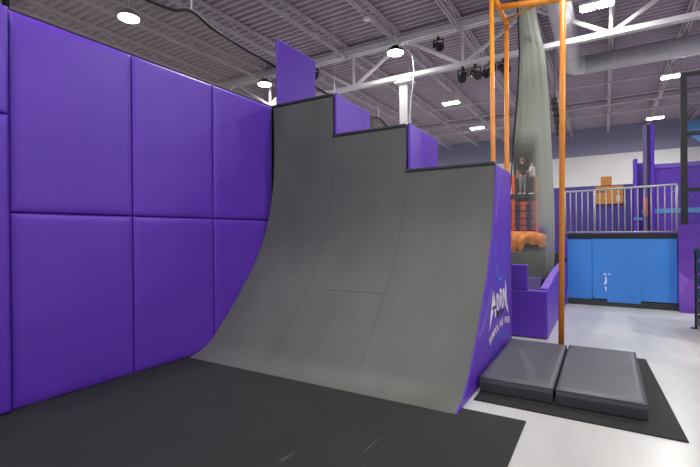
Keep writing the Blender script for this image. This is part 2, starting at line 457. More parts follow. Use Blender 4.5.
for z0, z1, hh in ((0.014, 2.69, 'tall lower'), (2.69, 3.66, 'short upper')):
    bm = new(); pad_box(bm, -0.06, 0.05, -4.4 if z1 < 3 else -4.4, -1.948, z0 + g_, z1 - g_)
    tag(obj('wall_pad', bm, M['violet_light'] if False else M['purple']), hh + ' purple wall pad cut by the left edge of the picture', 'wall pad', 'purple pads at the left edge')

# ------------------------------------------------------------------ ramp
ctrl = [(-0.02, 0.014), (0.13, 0.05), (0.30, 0.13), (0.47, 0.29), (0.70, 0.53), (0.92, 0.79), (1.14, 1.07), (1.32, 1.36), (1.46, 1.66), (1.56, 1.97), (1.63, 2.31), (1.665, 2.7), (1.672, 3.2), (1.66, 3.66)]
def catmull(pts, n=5):
    out = []
    for i in range(len(pts) - 1):
        p0 = pts[max(i - 1, 0)]; p1 = pts[i]; p2 = pts[i + 1]; p3 = pts[min(i + 2, len(pts) - 1)]
        for k in range(n):
            t = k / n
            out.append(tuple(0.5 * (2 * p1[j] + (p2[j] - p0[j]) * t + (2 * p0[j] - 5 * p1[j] + 4 * p2[j] - p3[j]) * t * t + (3 * p1[j] - p0[j] - 3 * p2[j] + p3[j]) * t ** 3) for j in (0, 1)))
    return out + [pts[-1]]
PROF = catmull(ctrl)
def cut(h):
    out = []
    for a, b in zip(PROF, PROF[1:]):
        out.append(a)
        if b[1] >= h:
            t = (h - a[1]) / (b[1] - a[1]); out.append((a[0] + (b[0] - a[0]) * t, h)); return out
    return out + [PROF[-1]]
ramp = thing('curved_ramp', 'grey curved warped wall ramp stepping down in three heights', 'ramp', (1.75, 1.2, 0))
X0, X1, X2, X3 = 0.006, 1.150, 2.325, 3.485
LANES = [(X0, X1, 3.655), (X1, X2, 3.045), (X2, X3, 2.425)]
for i, (a, b, h) in enumerate(LANES):
    pf = cut(h); off = 0.0
    bm = new(); nx = 6
    outer = [[bm.verts.new((a + 0.0008 + (b - a - 0.0016) * k / nx, y - off, z)) for k in range(nx + 1)] for y, z in pf]
    # normals of the profile for the thickness
    inner = []
    for j, (y, z) in enumerate(pf):
        y1, z1 = pf[min(j + 1, len(pf) - 1)]; y0, z0 = pf[max(j - 1, 0)]
        d = Vector((y1 - y0, z1 - z0)).normalized(); nrm = Vector((d.y, -d.x)) * 0.03
        inner.append([bm.verts.new((a + 0.0008 + (b - a - 0.0016) * k / nx, y + nrm.x + (0.02 if j == 0 else 0), max(z + nrm.y, 0.0135))) for k in (0, nx)])
    for j in range(len(pf) - 1):
        for k in range(nx):
            f = bm.faces.new((outer[j][k], outer[j][k + 1], outer[j + 1][k + 1], outer[j + 1][k])); f.smooth = True
        bm.faces.new((outer[j][0], outer[j + 1][0], inner[j + 1][0], inner[j][0])).material_index = 1
        bm.faces.new((outer[j][nx], inner[j][1], inner[j + 1][1], outer[j + 1][nx])).material_index = 1
        bm.faces.new((inner[j][0], inner[j + 1][0], inner[j + 1][1], inner[j][1])).material_index = 1
    for e in bm.edges:
        if len(e.link_faces) == 2 and e.link_faces[0].material_index != e.link_faces[1].material_index: e.smooth = False
        if len(e.link_faces) == 1: e.smooth = False
    obj('lane_surface', bm, [M['ramp'], M['ramp_edge']], ramp)
    yt = pf[-1][0]
    # standing platform and its dark lip
    bm = new(); box(bm, a, b - 0.002, yt + 0.032, 2.54 if i == 2 else 3.0, h - 0.06, h - 0.012); obj('platform', bm, M['ramp_edge'], ramp)
    bm = new(); box(bm, a - (0 if i else 0), b - 0.002, yt - 0.028, yt + 0.10, h - 0.012, h + 0.022); obj('lip', bm, M['lip'], ramp, bevel=0.006)
    bm = new(); box(bm, a + 0.01, b - 0.012, 1.78, 2.53 if i == 2 else 2.98, 0.0, h - 0.06); obj('base_frame', bm, M['black'], ramp)
# faint joint across the two right lanes
bm = new()
def prof_y(z):
    for a, b in zip(PROF, PROF[1:]):
        if a[1] <= z <= b[1]: return a[0] + (b[0] - a[0]) * (z - a[1]) / (b[1] - a[1])
zz = 0.86; yj = prof_y(zz)
bar(bm, (1.45, yj - 0.001, zz), (2.32, yj - 0.001, zz), 0.003, 0.003); obj('sheet_joint', bm, M['ramp_edge'], ramp)
for xj, hj in ((X1, 3.03), (X2, 2.41)):
    bm = new(); pj = cut(hj)
    L = [[bm.verts.new((xj + q, y - 0.0012, z + 0.0012)) for q in (-0.0022, 0.0022)] for y, z in pj]
    for a, b in zip(L, L[1:]): bm.faces.new((a[0], a[1], b[1], b[0]))
    obj('sheet_joint', bm, M['ramp_edge'], ramp)
# printed side panel on the right
SX = 3.495
side = [(y + 0.0, z) for y, z in cut(2.41)] + [(2.55, 2.41), (2.55, 0.013), (0.06, 0.013)]
bm = new(); prism_x(bm, side, X3 + 0.002, X3 + 0.014); sp = obj('side_panel', bm, M['purple'], ramp)
FX = X3 + 0.0145
def strip_yz(name, pts, wd, m, parent):
    bm = new(); n = len(pts); L = []; Rr = []
    for i in range(n):
        a = Vector(pts[max(i - 1, 0)]); b = Vector(pts[min(i + 1, n - 1)]); d = (b - a).normalized(); q = Vector((-d.y, d.x)) * wd / 2
        c = Vector(pts[i]); L.append(bm.verts.new((FX + 0.001, c.x + q.x, c.y + q.y))); Rr.append(bm.verts.new((FX + 0.001, c.x - q.x, c.y - q.y)))
    for i in range(n - 1): bm.faces.new((L[i], L[i + 1], Rr[i + 1], Rr[i]))
    return obj(name, bm, m, parent)
def arcpts(cy, cz, ry, rz, a0, a1, n=24):
    return [(cy + ry * math.cos(math.radians(a0 + (a1 - a0) * i / n)), cz + rz * math.sin(math.radians(a0 + (a1 - a0) * i / n))) for i in range(n + 1)]
strip_yz('printed_ring', arcpts(1.84, 1.42, 0.33, 0.46, 165, 375), 0.05, M['graphic_blue'], sp)
strip_yz('printed_ring', arcpts(1.84, 1.42, 0.29, 0.41, 170, 300), 0.018, M['blue_stripe'], sp)
strip_yz('printed_swoosh', arcpts(1.85, -0.1, 0.62, 0.42, 30, 150), 0.05, M['graphic_blue'], sp)
strip_yz('printed_beam', [(1.60, 1.75), (1.72, 2.0), (1.9, 2.36)], 0.09, M['graphic_light'], sp)
strip_yz('printed_beam', [(0.75, 0.52), (1.0, 0.6), (1.35, 0.95)], 0.09, M['graphic_light'], sp)
# jagged white wordmark: letter strokes
def poly_yz(bm, pts):
    bm.faces.new([bm.verts.new((FX + 0.0022, a, b)) for a, b in pts])
bm = new()
for pts in (
    [(1.20, 0.47), (1.42, 0.92), (1.47, 0.90), (1.47, 0.70), (1.40, 0.66)],                 # A, left leg with long spike
    [(1.42, 0.92), (1.50, 0.86), (1.58, 0.60), (1.53, 0.58), (1.45, 0.80)],                  # A, right leg
    [(1.38, 0.69), (1.38, 0.73), (1.54, 0.73), (1.55, 0.69)],
    [(1.60, 0.61), (1.60, 0.86), (1.65, 0.86), (1.65, 0.62)],                                # D
    [(1.65, 0.86), (1.75, 0.80), (1.77, 0.70), (1.66, 0.62), (1.66, 0.66), (1.72, 0.71), (1.71, 0.77), (1.65, 0.82)],
    [(1.80, 0.66), (1.78, 0.90), (1.83, 0.90), (1.85, 0.66)],                                # R
    [(1.83, 0.90), (1.93, 0.86), (1.93, 0.77), (1.84, 0.74), (1.84, 0.78), (1.89, 0.80), (1.89, 0.84), (1.83, 0.86)],
    [(1.86, 0.76), (1.90, 0.77), (1.97, 0.64), (1.92, 0.63)],
    [(1.99, 0.65), (1.97, 0.88), (2.02, 0.88), (2.04, 0.64)],                                # N with a long right spike
    [(2.00, 0.88), (2.04, 0.88), (2.16, 0.66), (2.12, 0.64)],
    [(2.12, 0.66), (2.11, 0.99), (2.17, 0.90), (2.19, 0.70), (2.34, 0.50), (2.18, 0.60)],
): poly_yz(bm, pts)
obj('wordmark', bm, M['white'], sp)
bm = new()
for pts in ([(1.56, 0.60), (1.62, 0.66), (1.78, 0.62), (1.72, 0.555)], [(1.82, 0.62), (1.98, 0.63), (2.02, 0.585), (1.88, 0.56)]): poly_yz(bm, pts)
obj('dark_mark', bm, M['black'], sp)
txt = 'TRAMPOLINE PARK'
arc = catmull([(1.24, 0.36), (1.36, 0.395), (1.55, 0.43), (1.75, 0.455), (1.95, 0.462), (2.15, 0.448), (2.38, 0.41)], 6)
def arc_at(s):
    t = s * (len(arc) - 1); i = min(int(t), len(arc) - 2); f = t - i
    a = Vector(arc[i]); b = Vector(arc[i + 1]); return a.lerp(b, f), (b - a).normalized()
lb = new()
for i, ch in enumerate(txt):
    if ch == ' ':
        obj('lettering', lb, M['white'], sp, fix=False); lb = new(); continue
    c = bpy.data.curves.new('letter', 'FONT'); c.body = ch; c.size = 0.12; c.align_x = 'CENTER'; c.align_y = 'CENTER'; c.fill_mode = 'FRONT'; c.offset = 0.004
    to = bpy.data.objects.new('letter', c); me = to.to_mesh()
    pp, d = arc_at(i / (len(txt) - 1)); a = math.atan2(d.y, d.x)
    vs = []
    for v in me.vertices:
        x = v.co.x * math.cos(a) - v.co.y * math.sin(a); z = v.co.x * math.sin(a) + v.co.y * math.cos(a)
        vs.append(lb.verts.new((FX + 0.0022, pp.x + x, pp.y + z)))
    for pl in me.polygons:
        try: lb.faces.new([vs[k] for k in pl.vertices])
        except ValueError: pass
    to.to_mesh_clear(); bpy.data.objects.remove(to)
obj('lettering', lb, M['white'], sp, fix=False)

# guard pads beside each platform
def guard(x, y0, y1, z0, z1a, z1b, label, sag=0.05):
    t = thing('guard_pad', label, 'guard pad', (x, (y0 + y1) / 2, z0), 'purple guard pads between the ramp platforms')
    n = 12; top = []
    for i in range(n + 1):
        u = i / n; top.append((y0 + (y1 - y0) * u, z1a + (z1b - z1a) * u - sag * math.sin(PI * u)))
    bm = new(); prism_x(bm, [(y0, z0), (y1, z0)] + top[::-1], x - 0.02, x + 0.02); obj('cover', bm, M['purple'], t, bevel=0.008)
    bm = new(); path_tube(bm, [(x + 0.012, a, b + 0.004) for a, b in top], 0.009, 6); obj('piping', bm, M['violet_light'], t)
    return t
guard(0.03, 1.72, 2.79, 3.68, 4.77, 4.77, 'tall purple guard pad standing on the highest ramp step', 0.0)
guard(X1 + 0.022, 1.70, 2.76, 3.07, 3.69, 3.66, 'purple guard pad rising from the middle ramp step', 0.03)
guard(X2 + 0.022, 1.70, 2.82, 2.45, 3.07, 3.04, 'purple guard pad rising from the lowest ramp step', 0.0)

# ------------------------------------------------------------------ floor mats and crash mats
bm = new(); box(bm, 0.0, 4.04, -6.0, 0.15, 0.0, 0.012); tag(obj('rubber_mat', bm, M['scuffed'], bevel=0.003), 'large scuffed black rubber mat in front of the ramp', 'floor mat')
bm = new(); vs = [(3.535, 0.41), (5.15, 0.37), (5.04, 2.72), (3.535, 2.72)]
A = [bm.verts.new((x, y, 0.0)) for x, y in vs]; B = [bm.verts.new((x, y, 0.012)) for x, y in vs]
for i in range(4): bm.faces.new((A[i], A[(i + 1) % 4], B[(i + 1) % 4], B[i]))
bm.faces.new(A[::-1]); bm.faces.new(B)
tag(obj('rubber_mat', bm, M['rubber'], bevel=0.003), 'black rubber mat lying under the two crash mats', 'floor mat')
def crash(x0, x1, y0, y1, label, sag, seed):
    t = thing('crash_mat', label, 'crash mat', ((x0 + x1) / 2, (y0 + y1) / 2, 0.012), 'folded grey crash mats')
    bm = new(); n = 22; h = 0.168; g = []
    for i in range(n + 1):
        row = []
        for j in range(n + 1):
            u, v = i / n, j / n; e = min(u, 1 - u, v, 1 - v)
            rr = min(e / 0.05, 1); xx = x0 + (x1 - x0) * u; yy = y0 + (y1 - y0) * v
            z = 0.012 + h - 0.014 * (1 - rr) ** 2 - sag * math.sin(PI * u) * math.sin(PI * v) + 0.005 * noise.noise((xx * 3 + seed, yy * 1.2, 0)) * rr
            z -= 0.025 * (1 - v) 
            row.append(bm.verts.new((xx, yy, z)))
        g.append(row)
    for i in range(n):
        for j in range(n):
            f = bm.faces.new((g[i][j], g[i + 1][j], g[i + 1][j + 1], g[i][j + 1])); f.smooth = True
    ring = [g[i][0] for i in range(n + 1)] + [g[n][j] for j in range(1, n + 1)] + [g[i][n] for i in range(n - 1, -1, -1)] + [g[0][j] for j in range(n - 1, 0, -1)]
    low = [bm.verts.new((v.co.x, v.co.y, 0.0125)) for v in ring]; m_ = len(ring)
    mid = [bm.verts.new((v.co.x + (0.008 if v.co.x > (x0 + x1) / 2 else -0.008) * (0 if abs(v.co.y - y0) < 1e-6 else 1), v.co.y - (0.01 if abs(v.co.y - y0) < 1e-6 else 0), 0.1)) for v in ring]
    for k in range(m_):
        q = (k + 1) % m_
        for P_, Q_ in ((ring, mid), (mid, low)):
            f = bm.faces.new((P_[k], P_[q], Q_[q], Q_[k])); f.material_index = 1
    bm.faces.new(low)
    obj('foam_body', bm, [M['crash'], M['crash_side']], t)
    bm = new(); path_tube(bm, [(v.co.x, v.co.y, v.co.z) for v in [g_v for g_v in RINGS(x0, x1, y0, y1, h)]], 0.004, 5) if False else None
    return t
def crash_seam(t, x0, x1, y0, y1, z):
    bm = new(); path_tube(bm, [(x0, y0, z), (x1, y0, z), (x1, y1, z + 0.02), (x0, y1, z + 0.02), (x0, y0, z)], 0.0045, 5); obj('seam', bm, M['crash_side'], t)
t = crash(3.53, 4.195, 0.665, 2.34, 'grey folding crash mat against the ramp side, left of the pair', 0.018, 3); crash_seam(t, 3.53, 4.195, 0.663, 2.34, 0.141)
t = crash(4.222, 4.915, 0.655, 2.36, 'grey folding crash mat on the right, flatter of the pair', 0.004, 9); crash_seam(t, 4.222, 4.915, 0.653, 2.36, 0.141)

# ------------------------------------------------------------------ orange rig
RZ = 5.67
rig = thing('obstacle_rig', 'orange steel pole frame of the obstacle rig', 'rig', (4.13, 2.40, 0))
for (x, y, r, lean) in ((4.125, 2.42, 0.034, 0.065), (2.99, 3.86, 0.037, -0.01), (2.99, 4.94, 0.042, 0.03)):
    bm = new(); tube(bm, (x, y, 0.0 if x < 4 else 0.012), (x + lean, y, RZ), r, 14); obj('pole', bm, M['orange'], rig)
    bm = new(); tube(bm, (x, y, 0.012), (x, y, 0.03), r * 1.7, 14); obj('foot_plate', bm, M['orange'], rig)
for a, b, r in (((2.99, 3.86, RZ), (2.99, 4.94, RZ), 0.05), ((3.02, 4.40, RZ), (4.13, 4.72, RZ), 0.055), ((4.13, 2.42, RZ), (4.13, 4.75, RZ), 0.05), ((2.99, 2.42, RZ), (2.99, 3.86, RZ), 0.05)):
    bm = new(); tube(bm, a, b, r, 14); obj('beam', bm, M['orange'], rig)
bm = new(); tube(bm, (3.0, 4.97, RZ), (4.13, 4.38, RZ), 0.018, 8); obj('brace', bm, M['orange'], rig)

# ------------------------------------------------------------------ foam pit behind the ramp
pit = thing('foam_pit', 'purple padded foam pit box behind the ramp', 'foam pit', (3.3, 5.0, 0))
bm = new(); box(bm, 2.3, 3.885, 3.2, 3.33, 0.014, 0.715); obj('front_pad', bm, M['purple'], pit, bevel=0.018)
bm = new(); top = [(3.335, 0.735), (3.8, 0.77), (4.4, 0.83), (5.0, 0.88), (5.8, 0.92), (6.74, 0.94)]
prism_x(bm, [(3.335, 0.014), (6.74, 0.014)] + top[::-1], 3.76, 3.885); obj('side_pad', bm, M['purple'], pit, bevel=0.018)
bm = new()
L = [[bm.verts.new((x, y, z + 0.003)) for x in (3.775, 3.87)] for y, z in top]
for a, b in zip(L, L[1:]): bm.faces.new((a[0], a[1], b[1], b[0]))
obj('side_pad_top', bm, M['violet_light'], pit)
bm = new(); box(bm, 2.3, 3.755, 6.62, 6.74, 0.014, 1.13); obj('back_pad', bm, M['charcoal_wall'], pit, bevel=0.015)
bm = new(); box(bm, 2.3, 3.74, 3.34, 6.60, 0.014, 0.25); obj('pit_floor', bm, M['charcoal_wall'], pit)
t = thing('post_pad', 'narrow purple corner post pad where the pit meets the blue wall', 'post pad', (3.84, 6.84, 0))
bm = new(); box(bm, 3.79, 3.90, 6.77, 6.9, 0.0, 0.93); obj('lower_cover', bm, M['purple'], t, bevel=0.01)
bm = new(); box(bm, 3.79, 3.90, 6.77, 6.9, 1.02, 1.44); obj('upper_cover', bm, M['purple'], t, bevel=0.01)
bm = new(); box(bm, 3.785, 3.903, 6.76, 6.895, 0.93, 1.02); obj('strap', bm, M['black'], t)
bm = new(); box(bm, 3.385, 3.615, 3.20, 3.28, 0.72, 1.10); tag(obj('foam_block', bm, M['purple'], bevel=0.015), 'small purple block standing on the front edge of the foam pit', 'foam block')
bm = new(); prism_x(bm, [(4.0, 0.25), (4.75, 0.25), (4.75, 0.5), (4.6, 0.78), (4.45, 0.78)], 3.3, 3.66)
tag(obj('foam_wedge', bm, mat('wedge_vinyl', (58, 42, 110), 0.5), bevel=0.015), 'dark purple foam wedge leaning inside the pit', 'foam wedge')

# gathered net over the pit
def pit_net():
    bm = new(); rows = [  # z, left (x,y), right (x,y)
        (6.35, (3.12, 5.55), (3.42, 5.75)), (5.93, (3.15, 5.50), (3.46, 5.76)), (5.2, (3.17, 5.5), (3.60, 5.79)), (4.4, (3.13, 5.5), (3.655, 5.83)),
        (3.6, (3.06, 5.47), (3.69, 5.84)), (2.9, (3.02, 5.44), (3.715, 5.86)), (2.3, (2.98, 5.42), (3.74, 5.88)), (1.6, (2.96, 5.40), (3.75, 5.88)), (1.0, (2.96, 5.40), (3.74, 5.88)), (0.5, (2.98, 5.40), (3.69, 5.86)), (0.26, (2.98, 5.40), (3.64, 5.86))]
    n = 40; lay = bm.verts.layers.float.new('gather_shade'); g = []
    fine = []
    for a, b in zip(rows, rows[1:]):
        for k in range(4):
            t = k / 4; fine.append((a[0] + (b[0] - a[0]) * t, [a[1][j] + (b[1][j] - a[1][j]) * t for j in (0, 1)], [a[2][j] + (b[2][j] - a[2][j]) * t for j in (0, 1)]))
    fine.append(rows[-1])
    for z, l, r in fine:
        row = []
        for i in range(n + 1):
            u = i / n; x = l[0] + (r[0] - l[0]) * u; y = l[1] + (r[1] - l[1]) * u
            wv = 0.016 * math.sin(u * 30 + z * 0.7) * (0.3 + 0.7 * u) - 0.28 * math.sin(PI * u)
            v = bm.verts.new((x + 0.45 * wv * 0.3, y + wv, z))
            hz = min(max((z - 3.15) / 0.45, 0), 1); lo = 0.52 if z > 1.75 else 0.70; uu = min(max((u - lo) / 0.3, 0), 1); uu = uu * uu * (3 - 2 * uu)
            v[lay] = max(hz * 0.97, 0.96 * uu, 0.0 if z > 1.2 else 0.3)
            if z < 2.0: v[lay] = min(v[lay], 0.96 - 0.45 * min((2.0 - z) / 0.9, 1))  # shade put into the opacity: thinner low down so the dark backing shows
            row.append(v)
        g.append(row)
    for a, b in zip(g, g[1:]):
        for i in range(n):
            f = bm.faces.new((a[i], a[i + 1], b[i + 1], b[i])); f.smooth = True
    return bm
t = thing('safety_net', 'tall grey gathered safety net hanging over the foam pit', 'net', (3.35, 5.6, 0.26))
obj('netting', pit_net(), M['net_pit'], t)
bm = new(); path_tube(bm, [(3.11, 5.54, 6.35), (3.14, 5.49, 5.93), (3.16, 5.49, 5.2), (3.12, 5.49, 4.4), (3.05, 5.46, 3.6), (3.01, 5.43, 2.9), (2.97, 5.41, 2.3), (2.95, 5.39, 1.6), (2.95, 5.39, 0.3)], 0.014, 6); obj('edge_rope', bm, M['cord'], t)
for x, y in ((3.12, 5.55), (3.42, 5.75)):
    bm = new(); tube(bm, (x, y, 6.35), (x, y, 7.2), 0.01, 6); obj('hanger', bm, M['cord'], t)

# ------------------------------------------------------------------ net on cable above the left wall
cab = [(-3.2, 4.62), (-2.2, 4.46), (-1.2, 4.45), (-0.28, 4.52), (0.0, 4.56), (0.26, 4.66), (0.64, 4.57), (1.12, 4.52), (1.87, 4.48), (2.6, 4.46), (3.0, 4.48), (3.43, 4.44), (3.87, 4.44), (4.62, 4.29), (5.2, 4.33), (5.9, 4.47), (6.4, 4.36), (7.1, 4.30), (7.9, 4.44), (9.0, 4.5)]
t = thing('barrier_net', 'brown grey net hung from a sagging black cable above the purple wall', 'net', (-0.23, 2.5, 3.6))
bm = new(); path_tube(bm, [(-0.23, a, b) for a, b in catmull(cab, 4)], 0.022, 8); obj('cable', bm, M['cord'], t)
bm = new(); g = [[bm.verts.new((-0.23 + 0.01 * math.sin(a * 9), a, z)) for z in (b, 0.02)] for a, b in catmull(cab, 4)]
for a, b in zip(g, g[1:]): bm.faces.new((a[0], a[1], b[1], b[0])).smooth = True
obj('netting', bm, M['net'], t)
for y, z in ((0.26, 4.66), (3.87, 4.44), (5.9, 4.47), (7.9, 4.44)):
    bm = new(); tube(bm, (-0.23, y, z), (-0.23, y, z + 0.3), 0.014, 6); tube(bm, (-0.23, y, z + 0.3), (-0.23, y, ZC), 0.003, 5); obj('hanger', bm, M['joist'], t)
bm = new(); tube(bm, (-0.13, -1.9, 3.7), (-0.13, -1.9, 4.7), 0.03, 10); tag(obj('net_post', bm, M['black']), 'short black post on top of the wall at the left edge', 'post')

# ------------------------------------------------------------------ stage lights and speaker on the girder
def spot(loc, label, tilt):
    t = thing('stage_light', label, 'stage light', loc, 'black stage lights clamped to the girder')
    x, y, z = loc; d = Vector((math.sin(tilt), -0.75, -0.6)).normalized(); c = Vector((x, y, z - 0.16))
    bm = new(); tube(bm, c - d * 0.14, c + d * 0.08, 0.09, 16); tube(bm, c + d * 0.08, c + d * 0.17, 0.085, 16, 0.115); obj('lamp_body', bm, M['black'], t)
    bm = new(); tube(bm, c + d * 0.171, c + d * 0.178, 0.07, 16); obj('lens', bm, M['glass'], t)
    bm = new(); bar(bm, (x - 0.13, y, z - 0.18), (x - 0.13, y, z), 0.02, 0.05); bar(bm, (x + 0.13, y, z - 0.18), (x + 0.13, y, z), 0.02, 0.05); bar(bm, (x - 0.13, y, z), (x + 0.13, y, z), 0.05, 0.02); obj('yoke', bm, M['black'], t)
    bm = new(); box(bm, x - 0.03, x + 0.03, y - 0.03, y + 0.03, z + 0.01, z + 0.09); obj('clamp', bm, M['black'], t)
GZ = 5.97 - 0.055 - 0.09
spot((-3.19, 7.33, 6.74), 'black stage light on the girder brace beside the tall purple panel', 0.5)
spot((0.84, 7.33, 6.72), 'black stage light on the girder brace right of the white column', 0.6)
spot((1.46, 7.45, GZ), 'black stage light under the girder joint, leftmost of the row', 0.1)
spot((1.78, 7.45, GZ), 'black stage light under the girder, second in the row', 0.7)
spot((2.15, 7.45, GZ), 'black stage light under the girder just left of the orange pole', -0.5)
spot((2.48, 7.45, GZ), 'black stage light under the girder between the orange poles', 0.6)
t = thing('hanging_speaker', 'black curved column of hanging speaker boxes beside the orange pole', 'speaker', (3.7, 7.45, 3.9))
for k in range(6):
    z = 4.72 - 0.15 * k; x = 3.62 + 0.10 * (k / 5) ** 1.0; bm = new(); box(bm, x - 0.07, x + 0.07, 7.36, 7.54, z - 0.13, z); obj('speaker_box', bm, M['black'], t, bevel=0.008)
bm = new(); tube(bm, (3.62, 7.45, 4.72), (3.62, 7.45, 5.92), 0.008, 6); obj('hanger', bm, M['cord'], t)
bm = new(); box(bm, -0.37, -0.23, 5.4, 5.52, ZC - 0.47, ZC - 0.40); tag(obj('junction_box', bm, M['white_steel'], bevel=0.005), 'small white junction box under a roof joist left of the column', 'junction box')

# ------------------------------------------------------------------ raised deck with the blue front
DY = 6.9
deck = thing('raised_deck', 'raised walkway with a blue panelled front and black edge', 'deck', (5.5, 8.2, 0))
bm = new(); box(bm, 3.905, 7.4, DY + 0.04, 9.45, 0, 1.44); obj('base', bm, M['black'], deck)
bm = new(); box(bm, 3.905, 4.372, DY, DY + 0.035, 0.13, 1.435); obj('front_panel', bm, M['blue'], deck, bevel=0.003)
bm = new(); box(bm, 4.378, 5.84, DY - 0.012, DY + 0.035, 0.15, 1.435); obj('front_panel', bm, M['blue'], deck, bevel=0.003)
bm = new(); box(bm, 3.905, 5.84, DY - 0.03, DY + 0.04, 1.44, 1.53); obj('edge_board', bm, M['black'], deck)
bm = new(); box(bm, 3.905, 5.84, DY - 0.008, DY + 0.033, 0.0, 0.128); obj('kick_board', bm, M['lip'], deck)
bm = new(); box(bm, 4.65, 5.24, DY - 0.022, DY - 0.0125, 0.09, 0.66); h = obj('hatch', bm, M['blue'], deck, bevel=0.004)
bm = new()
for (a, b, c, d) in ((4.585, 4.635, 0.70, 0.73), (4.67, 4.72, 0.712, 0.73), (4.615, 4.645, 0.53, 0.66), (4.60, 4.62, 0.49, 0.55), (4.62, 4.64, 0.36, 0.45), (4.60, 4.62, 0.42, 0.44)): box(bm, a, b, DY - 0.0145, DY - 0.0125, c - 0.04, d - 0.04)
obj('chipped_paint', bm, M['white'], deck)

rl = thing('railing', 'grey steel railing with vertical bars along the raised walkway', 'railing', (4.9, DY, 1.531))
def rt(x): return 2.46 + (x - 3.92) * 0.022
bm = new(); tube(bm, (3.86, DY, rt(3.86)), (5.86, DY, rt(5.86)), 0.022, 10); obj('top_rail', bm, M['rail'], rl)
bm = new(); tube(bm, (3.86, DY, 1.57), (5.86, DY, 1.57), 0.018, 10); obj('bottom_rail', bm, M['rail'], rl)
for x in (3.86, 4.43, 5.84):
    bm = new(); tube(bm, (x, DY, 1.531), (x, DY, rt(x)), 0.024, 10); obj('post', bm, M['rail'], rl)
x = 3.97
while x < 5.82:
    if abs(x - 4.43) > 0.04:
        bm = new(); tube(bm, (x, DY, 1.57), (x, DY, rt(x)), 0.0115, 8); obj('baluster', bm, M['rail'], rl)
    x += 0.112
bm = new(); path_tube(bm, [(4.06 + 0.3 * i / 12, DY + 0.12 + 0.04 * math.sin(i * 1.3), 1.555 + 0.03 * abs(math.sin(i * 0.9))) for i in range(13)], 0.022, 6); tag(obj('cable_coil', bm, M['cord']), 'black cable lying on the walkway behind the railing', 'cable')

# dark purple screen and court behind the walkway
bm = new(); box(bm, 3.2, 5.30, 9.46, 9.56, 0, 2.80); tag(obj('low_screen_wall', bm, M['purple_dark'], bevel=0.01), 'dark purple low wall behind the railing', 'screen wall')
sg = thing('notice_board', 'tan orange notice board hung on the dark purple low wall', 'notice board', (4.68, 9.4, 2.3))
bm = new(); box(bm, 4.40, 5.03, 9.40, 9.44, 2.30, 2.77); obj('board', bm, M['sign_tan'], sg, bevel=0.005)
bm = new(); box(bm, 4.53, 4.78, 9.40, 9.44, 2.79, 3.02); obj('top_board', bm, M['sign_tan'], sg, bevel=0.005)
bm = new(); box(bm, 4.44, 4.66, 9.395, 9.399, 2.61, 2.635); obj('dark_line', bm, M['plywood'], sg)
bm = new(); box(bm, 4.88, 4.96, 9.395, 9.399, 2.36, 2.52); obj('paper_note', bm, M['paper'], sg)
def px(x): return x
court = thing('padded_court', 'purple padded court walls with a light blue stripe at right', 'padded court', (5.9, 9.6, 0))
bm = new(); box(bm, 5.24, 5.33, 9.2, 9.45, 1.445, 3.40); obj('corner_pad', bm, M['purple'], court, bevel=0.02)
bm = new(); box(bm, 5.33, 5.50, 9.47, 9.6, 0, 3.32); obj('wall_panel', bm, M['purple'], court, bevel=0.015)
bm = new(); box(bm, 5.50, 7.9, 9.47, 9.6, 0, 3.22); obj('wall_panel', bm, M['purple'], court, bevel=0.015)
bm = new(); box(bm, 5.50, 7.9, 9.44, 9.47, 3.14, 3.26); obj('top_roll', bm, M['violet_light'], court, bevel=0.012)
bm = new(); box(bm, 5.24, 5.42, 9.18, 9.199, 1.86, 1.92); box(bm, 5.42, 7.9, 9.45, 9.469, 2.02, 2.14); obj('stripe', bm, M['blue_stripe'], court)
bm = new(); path_tube(bm, [(x, 9.46, z) for x, z in arcs] if False else [(6.2 + 0.25 * math.cos(a), 9.462, 2.35 + 0.25 * math.sin(a)) for a in [k * PI / 10 for k in range(9)]], 0.008, 5); obj('printed_arc', bm, M['blue_stripe'], court)
pc = thing('padded_column', 'tall column with one grey face and bright purple edge behind the railing', 'column', (5.6, 9.35, 1.5))
bm = new(); box(bm, 5.45, 5.53, 9.28, 9.42, 1.445, 4.24); obj('grey_face', bm, mat('grey_violet_paint', (112, 98, 150), 0.5), pc)
bm = new(); box(bm, 5.53, 5.60, 9.32, 9.42, 1.445, 4.24); obj('dark_core', bm, M['purple_edge'], pc)
bm = new(); box(bm, 5.60, 5.68, 9.28, 9.42, 1.445, 4.26); obj('purple_edge', bm, M['purple_tower'], pc, bevel=0.008)
bm = new(); box(bm, 5.44, 5.535, 9.265, 9.279, 1.95, 2.42); obj('orange_band', bm, M['pink'], pc)

# cage
cg = thing('court_cage', 'tall black cage frame with netting at the right edge', 'cage', (6.8, 6.85, 1.8))
bm = new(); box(bm, 5.90, 6.0, 6.78, 6.88, 1.71, 4.66); obj('post', bm, M['black'], cg)
bm = new(); box(bm, 7.7, 7.8, 6.78, 6.88, 1.71, 4.66); obj('post', bm, M['black'], cg)
for z in (4.62, 3.47, 2.38):
    bm = new(); box(bm, 6.0, 7.7, 6.80, 6.86, z - 0.035, z + 0.035); obj('crossbar', bm, M['black'], cg)
bm = new(); vs = [bm.verts.new(p) for p in ((6.0, 6.83, 1.72), (7.7, 6.83, 1.72), (7.7, 6.83, 4.6), (6.0, 6.83, 4.6))]; bm.faces.new(vs); obj('netting', bm, M['net_cage'], cg)
# faceted printed wall under it
bm = new(); box(bm, 5.85, 7.9, 6.70, 6.93, 0, 1.70)
tag(obj('printed_wall', bm, M['facet']), 'low wall printed with purple facets below the black cage', 'printed wall')
